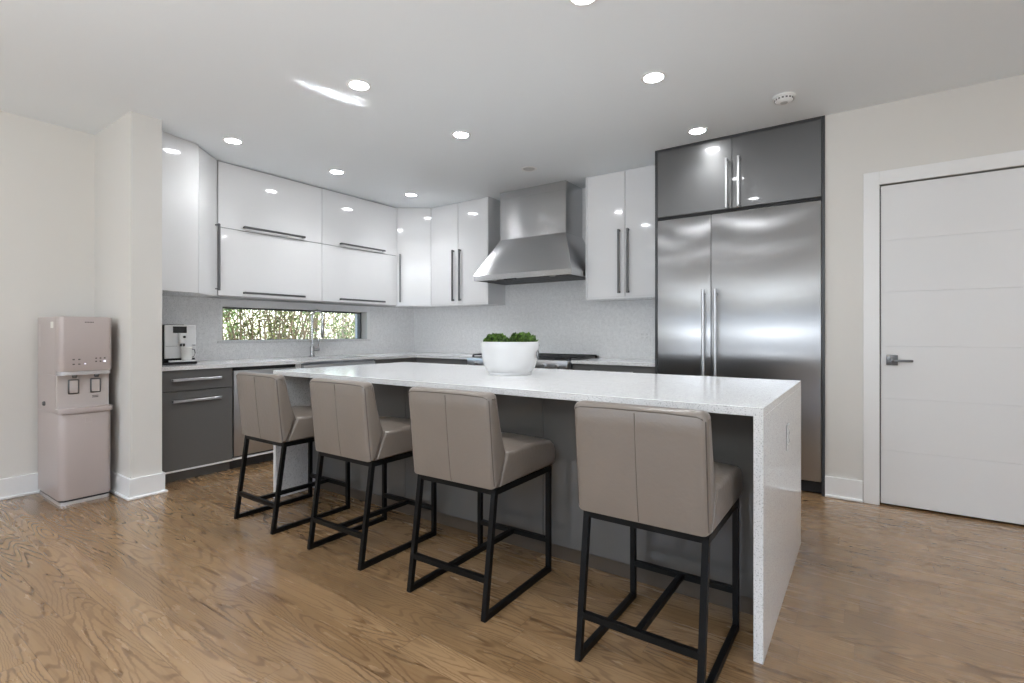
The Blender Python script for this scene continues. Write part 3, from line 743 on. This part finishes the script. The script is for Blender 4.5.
# ------------------------------------------------------------------ bar stools
def make_stool():
    t = empty('bar_stool', (0, 0, 0), 'x', 'bar stool', 'taupe leather bar stools along the island')
    hw, b = .2200, .0108          # half width at the tube centre, tube half size
    yn, yt, yf = .013, .083, .527   # near foot, near top, far
    zt = .502
    bk = M['black']
    for s in (-1, 1):
        x = s*(hw-b)
        MB().tube([(x, yn, .0), (x, yt, zt)], b, square=True).build('leg', bk, t)
        MB().box(x-b, x+b, yf-b, yf+b, 0, zt).build('leg', bk, t)
        MB().box(x-b*.96, x+b*.96, yn+.006, yf-b+.001, .0005, .025).build('floor_rail', bk, t)
    mb = MB()
    for s in (-1, 1): mb.box(s*(hw-b)-b*1.02, s*(hw-b)+b*1.02, yt-b, yf+b*1.02, zt-.012, zt+.012)
    for y in (yt, yf): mb.box(-hw+b, hw-b, y-b, y+b, zt-.0115, zt+.0115)
    mb.build('seat_frame', bk, t)
    ync = yn+(yt-yn)*.155/zt
    MB().box(-hw+2*b-.002, hw-2*b+.002, ync-b*.9, ync+b*.9, .143, .167).build('stretcher', bk, t)
    MB().box(-hw+2*b-.002, hw-2*b+.002, yf-b*.9, yf+b*.9, .143, .167).build('stretcher', bk, t)
    MB().box(-b, b, ync+b*.9, yf-b*.9, .1435, .1665).build('centre_rail', bk, t)
    # seat: crowned cushion, front edge rolled
    sw = .233
    def cushion(prof, w, crown, bev):
        """side profile (y,z) swept across the width, edges rolled, faces slightly crowned"""
        mb_ = MB(); t_ = bmesh.new(); n = len(prof)
        es = [0, .05, .16, .34, .60, 1.0]
        half = [(-w+bev*e, bev*(1-math.sqrt(max(0, 1-(1-e)**2)))) for e in es]+[(-w*.6, 0), (-w*.3, 0), (-w*.04, 0)]
        xs = [h_[0] for h_ in half]+[0]+[-h_[0] for h_ in reversed(half)]
        ins = [h_[1] for h_ in half]+[0]+[h_[1] for h_ in reversed(half)]
        cy = sum(p[0] for p in prof)/n; cz = sum(p[1] for p in prof)/n
        # inward normals of the profile
        nr = []
        for i in range(n):
            a, c = prof[i-1], prof[(i+1) % n]
            v = Vector((c[0]-a[0], c[1]-a[1])).normalized(); nr.append(Vector((-v.y, v.x)))
        area2 = sum(prof[i][0]*prof[(i+1) % n][1]-prof[(i+1) % n][0]*prof[i][1] for i in range(n))
        sg = 1 if area2 > 0 else -1
        rings = []
        for x, k in zip(xs, ins):
            cr = crown*(1-(x/w)**2)
            rings.append([t_.verts.new((x, p[0]+nr[i].x*sg*(k-cr*p[2]), p[1]+nr[i].y*sg*(k-cr*p[2]))) for i, p in enumerate(prof)])
        for A, B in zip(rings, rings[1:]):
            for j in range(n): t_.faces.new((A[j], A[(j+1) % n], B[(j+1) % n], B[j]))
        t_.faces.new(rings[0]); t_.faces.new(rings[-1])
        bmesh.ops.recalc_face_normals(t_, faces=t_.faces)
        mb_._merge(t_); return mb_
    # profiles: (y, z, crown weight)
    seat_prof = [(.100, .516, 0), (.30, .516, 0), (.50, .516, 0), (.550, .518, 0), (.567, .530, 0), (.574, .560, .2), (.572, .592, .3), (.560, .618, .5), (.530, .638, .8), (.47, .648, 1),
                 (.36, .655, 1), (.26, .653, 1), (.205, .650, .6), (.165, .655, 0), (.150, .645, 0)]
    st = cushion(seat_prof, sw, .010, .018).build('seat', M['leather'], t, True)
    back_prof = [(.060, .516, 0), (.098, .516, 0), (.148, .640, 0), (.152, .660, 0), (.136, .70, .2), (.115, .77, .5), (.099, .84, .6), (.090, .885, .4), (.083, .904, 0), (.070, .914, 0), (.040, .914, 0), (.026, .906, 0), (.019, .892, 0),
                 (.024, .84, .3), (.034, .74, .5), (.046, .62, .4), (.054, .545, 0)]
    br = cushion(back_prof, sw+.001, .005, .026).build('backrest', M['leather'], t, True)
    # piping round the rear face and the centre seam
    def yb(z, x=0): 
        # rear face y by height
        pts_ = [(.516, .060), (.545, .054), (.62, .046), (.74, .034), (.84, .024), (.892, .019)]
        for (z0_, y0_), (z1_, y1_) in zip(pts_, pts_[1:]):
            if z <= z1_: return y0_+(y1_-y0_)*(z-z0_)/(z1_-z0_)
        return pts_[-1][1]
    def ridge(d, bev=.026): return bev*(1-math.sqrt(max(0, 1-(1-min(1, d/bev))**2)))
    for s in (-1, 1):
        pth = [(s*(sw-.006), yb(z)+ridge(.007)-.0002, z) for z in (.530, .56, .62, .70, .80, .86, .886)]
        MB().tube(pth, .0022, 6).build('piping', M['leather_dark'], br)
    MB().tube([(x, .0222, .901-.010*max(0, abs(x)-.19)/.03) for x in (-sw+.012, -.20, -.1, 0, .1, .20, sw-.012)], .0022, 6).build('piping', M['leather_dark'], br)
    cw_ = lambda z: .3 if z > .86 else (.3+.2*(.84-z)/.1 if z > .74 else (.5-.1*(.74-z)/.12 if z > .62 else max(0, .4*(z-.545)/.075)))
    MB().tube([(0, yb(z)-.005*cw_(z)+.0006, z) for z in [.520+.0187*k for k in range(21)]], .0017, 6).build('seam', M['leather_dark'], br)
    mb = MB(); mb.tube([(0, y, z) for y, z in ((.215, .6545), (.26, .6598), (.36, .6618), (.47, .6565), (.53, .6465), (.557, .625), (.5665, .595))], .0018, 6)
    mb.build('seam', M['leather_dark'], st)
    st.location.x = br.location.x = -.006
    return t
proto = make_stool()
spots = [(-.635, 1.594, .0, 'taupe leather bar stool beside the right waterfall end of the island'),
         (-1.476, 1.589, .015, 'taupe leather bar stool under the white planter, second from the right waterfall end'),
         (-2.245, 1.592, .004, 'taupe leather bar stool second from the left waterfall end of the island'),
         (-3.020, 1.588, .0, 'taupe leather bar stool beside the left waterfall end of the island')]
for i, (x, y, rz, lab) in enumerate(spots):
    s_ = proto if i == 0 else copy_tree(proto)
    s_.location = (x+.007, y, 0); s_.rotation_euler.z = rz; s_['label'] = lab

# ------------------------------------------------------------------ planter with moss balls
pc = Vector((-1.865, 2.640, IZ))
pl = empty('planter_bowl', pc, 'round white ceramic planter bowl standing on the island', 'planter')
MB().lathe([(0, .004), (.118, .004), (.120, .0), (.136, .0), (.138, .006), (.136, .014), (.150, .030), (.166, .065), (.178, .11), (.184, .16), (.186, .203), (.184, .207), (.179, .207), (.177, .203), (.170, .15), (.150, .06), (.12, .035), (0, .03)], (0, 0, .0004), 56).build('bowl', M['ceramic'], pl, True)
rt = Vector((.819, .574, 0))
an = math.atan2(.574, .819)-.42
rv = Vector((math.cos(an), math.sin(an), 0)); tv = Vector((-rv.y, rv.x, 0))
mb = MB(); mb.tube([tuple(rv*.190+tv*.020*math.cos(q)+Vector((0, 0, .128+.024*math.sin(q)))) for q in [2*PI*k/20 for k in range(20)]], .0030, 8, closed=True)
mb.build('ring_handle', M['steel_dark'], pl, True)
MB().lathe([(0, .150), (.160, .150), (.165, .157), (0, .159)], (0, 0, 0), 32).build('soil', M['moss'], pl)
random.seed(4)
def moss(off_, r, label, nleaf):
    c = pc+rt*off_+Vector((0, 0, .157))
    t = empty('moss_ball', c, label, 'plant')
    mb = MB(); mb.sphere((0, 0, r*.40), r*.86, 3, (1, 1, .74))
    for v in mb.bm.verts: v.co += v.co.normalized()*random.uniform(-.006, .006)
    for v in mb.bm.verts: v.co.z = max(v.co.z, .003)
    mb.build('core', M['moss'], t)
    lf = MB(); bm_ = lf.bm
    for k in range(nleaf):
        u = random.uniform(-.25, 1); a = random.uniform(0, 2*PI); q = math.sqrt(1-u*u)
        nrm = Vector((q*math.cos(a), q*math.sin(a), u))
        p = Vector((nrm.x*r, nrm.y*r, r*.40+nrm.z*r*.72))*(random.uniform(.88, 1.06)+.07*math.sin(a*5+u*9))
        if p.z < .004: continue
        d_ = (nrm+Vector([random.uniform(-.8, .8) for _ in range(3)])).normalized()
        s1 = d_.orthogonal().normalized(); L_ = random.uniform(.012, .024); wv = L_*.36
        a0 = p; a1 = p+d_*L_*.5+s1*wv; a2 = p+d_*L_; a3 = p+d_*L_*.5-s1*wv
        bend = d_.cross(s1)*L_*.15
        vs = [bm_.verts.new(x) for x in (a0, a1-bend, a2, a3-bend)]
        bm_.faces.new(vs)
    lf.build('leaves', M['moss_leaf'], t)
moss(-.086, .076, 'smaller green moss ball on the left side of the white planter', 800)
moss(.080, .084, 'larger green moss ball on the right side of the white planter', 1000)

# ------------------------------------------------------------------ coffee machine (faces +x)
cm = empty('coffee_machine', (-4.62, 1.845, CZ1+.0004), 'silver and black automatic coffee machine on the worktop by the pier', 'coffee machine')
# local: x = outward (front at 0), y across
w = .120
MB().box(-.36, -.012, -w, w, .022, .322, .010, 3).build('body', M['cm_black'], cm, True)
MB().box(-.012, .004, -w+.008, w-.002, .050, .322, .006, 3).build('front_fascia', M['cm_silver'], cm, True)
MB().box(-.30, .026, -w, w, .0005, .0215, .006, 2).build('base', M['cm_black'], cm, True)
dt = MB().box(.006, .032, -w+.03, w-.010, .022, .036, .004).build('drip_tray', M['cm_silver'], cm, True)
MB().box(.009, .029, -w+.036, w-.016, .0362, .0385).build('grid', M['cm_black'], dt)
MB().box(.0042, .0075, -.056, .046, .258, .312, .002).build('display', M['cm_black'], cm)
mb = MB(); mb.box(.0042, .050, -.022, .026, .170, .258, .008, 3); sp_ = mb.build('coffee_spout', M['cm_silver'], cm, True)
mb = MB(); mb.lathe([(.007, 0), (.007, .022), (0, .022)], (.036, -.010, .149), 12); mb.lathe([(.007, 0), (.007, .022), (0, .022)], (.036, .013, .149), 12); mb.build('nozzle', M['cm_black'], sp_, True)
MB().lathe([(.010, 0), (.010, .006), (0, .006)], (.0503, .010, .226), 16, Matrix.Rotation(PI/2, 4, 'Y')).build('dial', M['cm_black'], sp_, True)
MB().box(-.002, .030, .085, .104, .155, .160).build('milk_hose_clip', M['cm_black'], cm)
MB().box(.0042, .005, -w+.012, -.024, .150, .152).build('fascia_joint', M['cm_black'], cm)
MB().box(-.22, -.10, -.07, .07, .3225, .328, .003).build('bean_lid', M['cm_black'], cm, True)
mj = empty('milk_jug', (-4.62+.046, 1.845+.028, CZ1+.0392), 'small white milk jug standing on the coffee machine drip tray', 'jug')
MB().lathe([(0, .0), (.034, .0), (.037, .006), (.037, .095), (.040, .102), (.038, .104), (.035, .098), (.034, .012), (0, .010)], (0, 0, .0002), 28).build('body', M['milk'], mj, True)
MB().tube([(.0, .036, .088), (.0, .060, .082), (.0, .066, .055), (.0, .056, .026), (.0, .036, .018)], .0035, 8).build('handle', M['steel_dark'], mj, True)

# ------------------------------------------------------------------ water dispenser (faces +x)
wdp = empty('water_dispenser', (-4.64, 1.174, 0), 'tall mauve water dispenser standing in the corner beside the pier', 'water dispenser')
X0, X1 = -4.888+4.64, -4.385+4.64; w = .145
def round_front(x0, x1, w_, r, n=6):
    p = [(x0, -w_), (x1-r, -w_)]
    p += [(x1-r+r*math.sin(PI/2*k/n), -w_+r-r*math.cos(PI/2*k/n)) for k in range(1, n+1)]
    p += [(x1-r+r*math.cos(PI/2*k/n), w_-r+r*math.sin(PI/2*k/n)) for k in range(0, n+1)]
    p += [(x0, w_)]
    return p
MB().prism(round_front(X0+.01, X1-.012, w-.006, .035), .0005, .022).build('plinth', M['silver_plastic'], wdp, True)
MB().prism(round_front(X0+.012, X1-.022, w-.008, .035), .0225, .0345).build('plinth_gap', M['shadow_black'], wdp)
lb = MB().prism(round_front(X0, X1-.004, w, .045), .035, .612, bev=.004, cap_only=True).build('lower_housing', M['mauve'], wdp, True)
mb = MB(); z_ = .545
for a, c, d_, e in ((-.018, .018, z_, z_+.0016), (-.018, .018, z_+.034, z_+.0356), (-.018, -.0165, z_, z_+.035), (.0165, .018, z_, z_+.035)): mb.box(X1-.0042, X1-.0032, a+.01, c+.01, d_, e)
mb.build('badge_outline', M['mauve_pale'], lb)
MB().prism([(X0, -w), (X1-.085, -w), (X1-.085, w), (X0, w)], .6125, .872).build('rear_housing', M['mauve'], wdp)
MB().box(X1-.0845, X1-.060, -w+.001, w-.004, .6125, .8715, .002).build('dispense_panel', M['mauve_pale'], wdp)
MB().prism(round_front(X1-.0845, X1+.008, w+.004, .030), .6130, .648, bev=.004, cap_only=True).build('drip_tray', M['mauve'], wdp, True)
MB().prism([(X0, -w), (X1-.082, -w), (X1-.082, w), (X0, w)], .8725, 1.270, bev=.003, cap_only=True).build('head_housing', M['mauve'], wdp, True)
hb = MB().prism(round_front(X1-.078, X1+.004, w, .030), .900, 1.270, bev=.004, cap_only=True).build('front_cover', M['mauve'], wdp, True)
MB().box(X1-.0815, X1-.0785, -w+.004, w-.004, .8735, 1.266).build('cover_gap', M['ink'], wdp)
MB().prism(round_front(X1-.0815, X1-.004, w-.004, .030), .8725, .8997).build('silver_band', M['silver_plastic'], wdp, True)
for k in (-.058, .062):
    lv = MB().box(X1-.0598, X1-.050, k-.030, k+.030, .742, .842, .006, 2).build('push_lever', M['steel_dark'], wdp, True)
    MB().box(X1-.0498, X1-.047, k-.022, k+.022, .750, .834, .004, 2).build('push_pad', M['mauve_pale'], lv, True)
    MB().lathe([(.012, 0), (.016, .012), (.016, .02), (0, .02)], (X1-.030, k, .8525), 16).build('nozzle', M['steel_dark'], wdp, True)
mb = MB()
for k in range(6): mb.box(X1+.0042, X1+.0048, -.012+k*.0085, -.006+k*.0085, 1.229, 1.236)
mb.build('logo', M['ink'], hb)
mb = MB()
for r_ in range(2):
    for k in range(2): mb.box(X1+.0042, X1+.0048, -.078+k*.030, -.066+k*.030, .975-r_*.032, .983-r_*.032)
    for k in range(3): mb.box(X1+.0042, X1+.0048, .045+k*.024, .055+k*.024, .980-r_*.022, .988-r_*.022)
mb.build('control_icons', M['ink'], hb)
mb = MB(); mb.box(X1+.0042, X1+.0048, -.014, -.006, .945, .952); mb.box(X1+.0042, X1+.0050, .092, .104, .957, .967)
mb.build('icon_light', M['lamp_led'], hb)
mb = MB(); mb.box(X1-.0599, X1-.0592, .045, .080, .718, .722); mb.box(X1-.0599, X1-.0592, .045, .080, .708, .713)
mb.build('caution_text', M['ink'], wdp)
MB().box(.060, .125, -w-.0008, -w-.0002, 1.193, 1.236).build('sticker', M['paper'], wdp)
MB().box(X0+.03, X0+.075, -w-.0007, -w-.0002, 1.06, 1.22).build('notice_sticker', M['mauve_pale'], wdp)
MB().lathe([(.016, 0), (.016, .008), (.010, .014), (0, .014)], (-.077, -w, .665), 16, Matrix.Rotation(PI/2, 4, 'X')).build('side_plug', M['steel_dark'], wdp, True)

# ------------------------------------------------------------------ ceiling fittings
def downlight(x, y, label, lit=True, watts=None, group='lit recessed ceiling lights'):
    t = empty('recessed_light', (x, y, ZC), label, 'ceiling light', group if lit else None)
    MB().lathe([(.056, -.0005), (.056, -.004), (.060, -.0065), (.074, -.005), (.076, -.0005)], (0, 0, 0), 36, caps=False).build('trim_ring', M['trim'], t, True)
    MB().lathe([(0, -.003), (.0555, -.003), (.0555, -.0005), (0, -.0005)], (0, 0, 0), 32).build('diffuser', M['lamp'] if lit else M['lamp_off'], t)
    if lit:
        d = bpy.data.lights.new('can_beam', 'SPOT'); d.energy = watts or LAMP_WATTS; d.spot_size = math.radians(128); d.spot_blend = 1.0
        d.shadow_soft_size = .05; d.color = (.955, .976, 1)
        o = bpy.data.objects.new('can_beam', d); COL.objects.link(o); o.parent = t; o.location = (0, 0, -.012)
    return t
downlight(-4.168, 2.046, 'lit recessed ceiling light in front of the angled wall cabinet by the pier', watts=LAMP_WATTS*.45)
downlight(-4.160, 3.012, 'lit recessed ceiling light in front of the seam between the two lift-up cabinets')
downlight(-4.170, 3.989, 'lit recessed ceiling light in front of the diagonal corner cabinet')
downlight(-2.587, 3.002, 'lit recessed ceiling light over the island, the one nearer the hood')
downlight(-2.590, 2.037, 'lit recessed ceiling light over the stools, beside the pale glint on the ceiling')
downlight(-1.055, 2.996, 'lit recessed ceiling light over the right half of the island')
downlight(-1.058, 3.980, 'lit recessed ceiling light just in front of the fridge top cabinet')
downlight(-1.060, 2.085, 'lit recessed ceiling light cut by the top edge of the photo')
downlight(-2.601, 3.992, 'unlit recessed ceiling light in front of the steel hood', lit=False)
for x in (-4.0, -2.2, -.3, 1.6):
    for y in (-.2, -2.2): downlight(x, y, 'lit recessed ceiling light of the room behind the camera', group='ceiling lights behind the camera')
for y in (2.0, 3.4): downlight(1.6, y, 'lit recessed ceiling light of the room right of the door', group='ceiling lights by the door')
sm = empty('smoke_detector', (-.443, 3.728, ZC), 'white round smoke detector on the ceiling near the fridge top cabinet', 'smoke detector')
MB().lathe([(.066, -.0005), (.066, -.010), (.060, -.014), (0, -.014)], (0, 0, 0), 36).build('base', M['trim'], sm, True)
MB().lathe([(.056, -.0142), (.056, -.026), (.044, -.038), (.030, -.041), (0, -.041)], (0, 0, 0), 36).build('body', M['trim'], sm, True)
mb = MB()
for k in range(16):
    a = 2*PI*k/16
    mb.box(.050, .0568, -.006, .006, -.028, -.019, mtx=Matrix.Rotation(a, 4, 'Z'))
mb.build('vent_slot', M['outlet_slot'], sm)
MB().lathe([(0, -.0432), (.022, -.0432), (.022, -.0412), (0, -.0412)], (0, 0, 0), 24).build('test_button', M['lamp_off'], sm)

# ------------------------------------------------------------------ garden beyond the window
struct(MB().box(-8, RIGHT_X+6, REAR_Y-4.2, REAR_Y-4.0, -.15, 2.8).build('sky_block_rear', M['wall']))  # added unseen wall, blocks the bright horizon sky outside the rear windows
struct(MB().box(RIGHT_X+4.0, RIGHT_X+4.2, REAR_Y-4.0, DY+3, -.15, 2.8).build('sky_block_side', M['wall']))  # added unseen wall, blocks the sky outside the right window
struct(MB().box(-40, -5.27, -20, 40, -.4, -.15).build('ground', M['soil']))
random.seed(11)
def shrub(x, y, nst, spread, height, bark, leafm, nleaf, label, leafband=(.6, 2.4)):
    t = empty('garden_shrub', (x, y, -.15), label, 'shrub', 'shrubs beyond the window')
    mb = MB(); tips = []
    for k in range(nst):
        a = random.uniform(0, 2*PI); r = random.uniform(.02, .18)
        p = Vector((r*math.cos(a), r*math.sin(a), 0)); d_ = Vector((math.cos(a)*spread, math.sin(a)*spread, 1)).normalized()
        pts_ = [p.copy()]; n = 7
        for j in range(n):
            d_ = (d_+Vector((random.uniform(-.13, .13), random.uniform(-.13, .13), .05))).normalized(); p = p+d_*height/n; pts_.append(p.copy())
        r0 = random.uniform(.014, .034)
        mb.tube([tuple(q) for q in pts_], [r0*(1-.75*j/n) for j in range(n+1)], 7); tips += pts_[2:]
        for j in range(2, n):
            a2 = random.uniform(0, 2*PI); q = pts_[j]; e = q+Vector((math.cos(a2)*.17, math.sin(a2)*.17, .25)); mb.tube([tuple(q), tuple((q+e)/2+Vector((0, 0, .02))), tuple(e)], [r0*.35, r0*.25, r0*.12], 5); tips.append((q+e)/2); tips.append(e)
    mb.build('stems', bark, t, True)
    lf = MB(); b_ = lf.bm
    for k in range(nleaf):
        c = random.choice(tips)+Vector([random.gauss(0, .07) for _ in range(3)])
        d_ = Vector([random.uniform(-1, 1) for _ in range(3)]).normalized(); s1 = d_.orthogonal().normalized(); L_ = random.uniform(.03, .06); wv = L_*.3
        vs = [b_.verts.new(q) for q in (c, c+d_*L_*.5+s1*wv, c+d_*L_, c+d_*L_*.5-s1*wv)]; b_.faces.new(vs)
    lf.build('leaves', leafm, t)
cfg = [(-7.0, 3.25, 4, .07, 2.0, 'bark', 'leaf_green', 882, 'sparse green shrub showing at the left end of the window'),
       (-9.3, 4.75, 5, .07, 2.2, 'bark', 'leaf_green', 693, 'pale shrub set back behind the left part of the window'),
       (-8.0, 4.28, 15, .13, 2.0, 'bark', 'leaf_olive', 2400, 'dense brown-stemmed shrub left of the window middle'),
       (-8.75, 5.10, 15, .12, 2.1, 'bark', 'leaf_olive', 2400, 'dense brown-stemmed shrub behind the window middle'),
       (-7.0, 4.62, 7, .09, 2.0, 'bark', 'leaf_green', 882, 'leafy shrub seen left of the faucet'),
       (-8.2, 6.05, 8, .08, 2.1, 'bark_pale', 'leaf_olive', 882, 'pale-stemmed shrub seen just right of the faucet'),
       (-7.3, 5.60, 6, .10, 2.0, 'bark_pale', 'leaf_green', 1302, 'light green shrub showing at the right end of the window'),
       (-9.6, 7.30, 8, .10, 2.3, 'bark_pale', 'leaf_green', 1302, 'far pale shrub behind the right end of the window'),
       (-9.9, 6.25, 8, .10, 2.3, 'bark', 'leaf_olive', 1092, 'far olive shrub seen behind the faucet')]
for x, y, n_, s_, h_, bk_, lf_, nl, lab in cfg: shrub(x, y, n_, s_, h_, M[bk_], M[lf_], nl, lab)
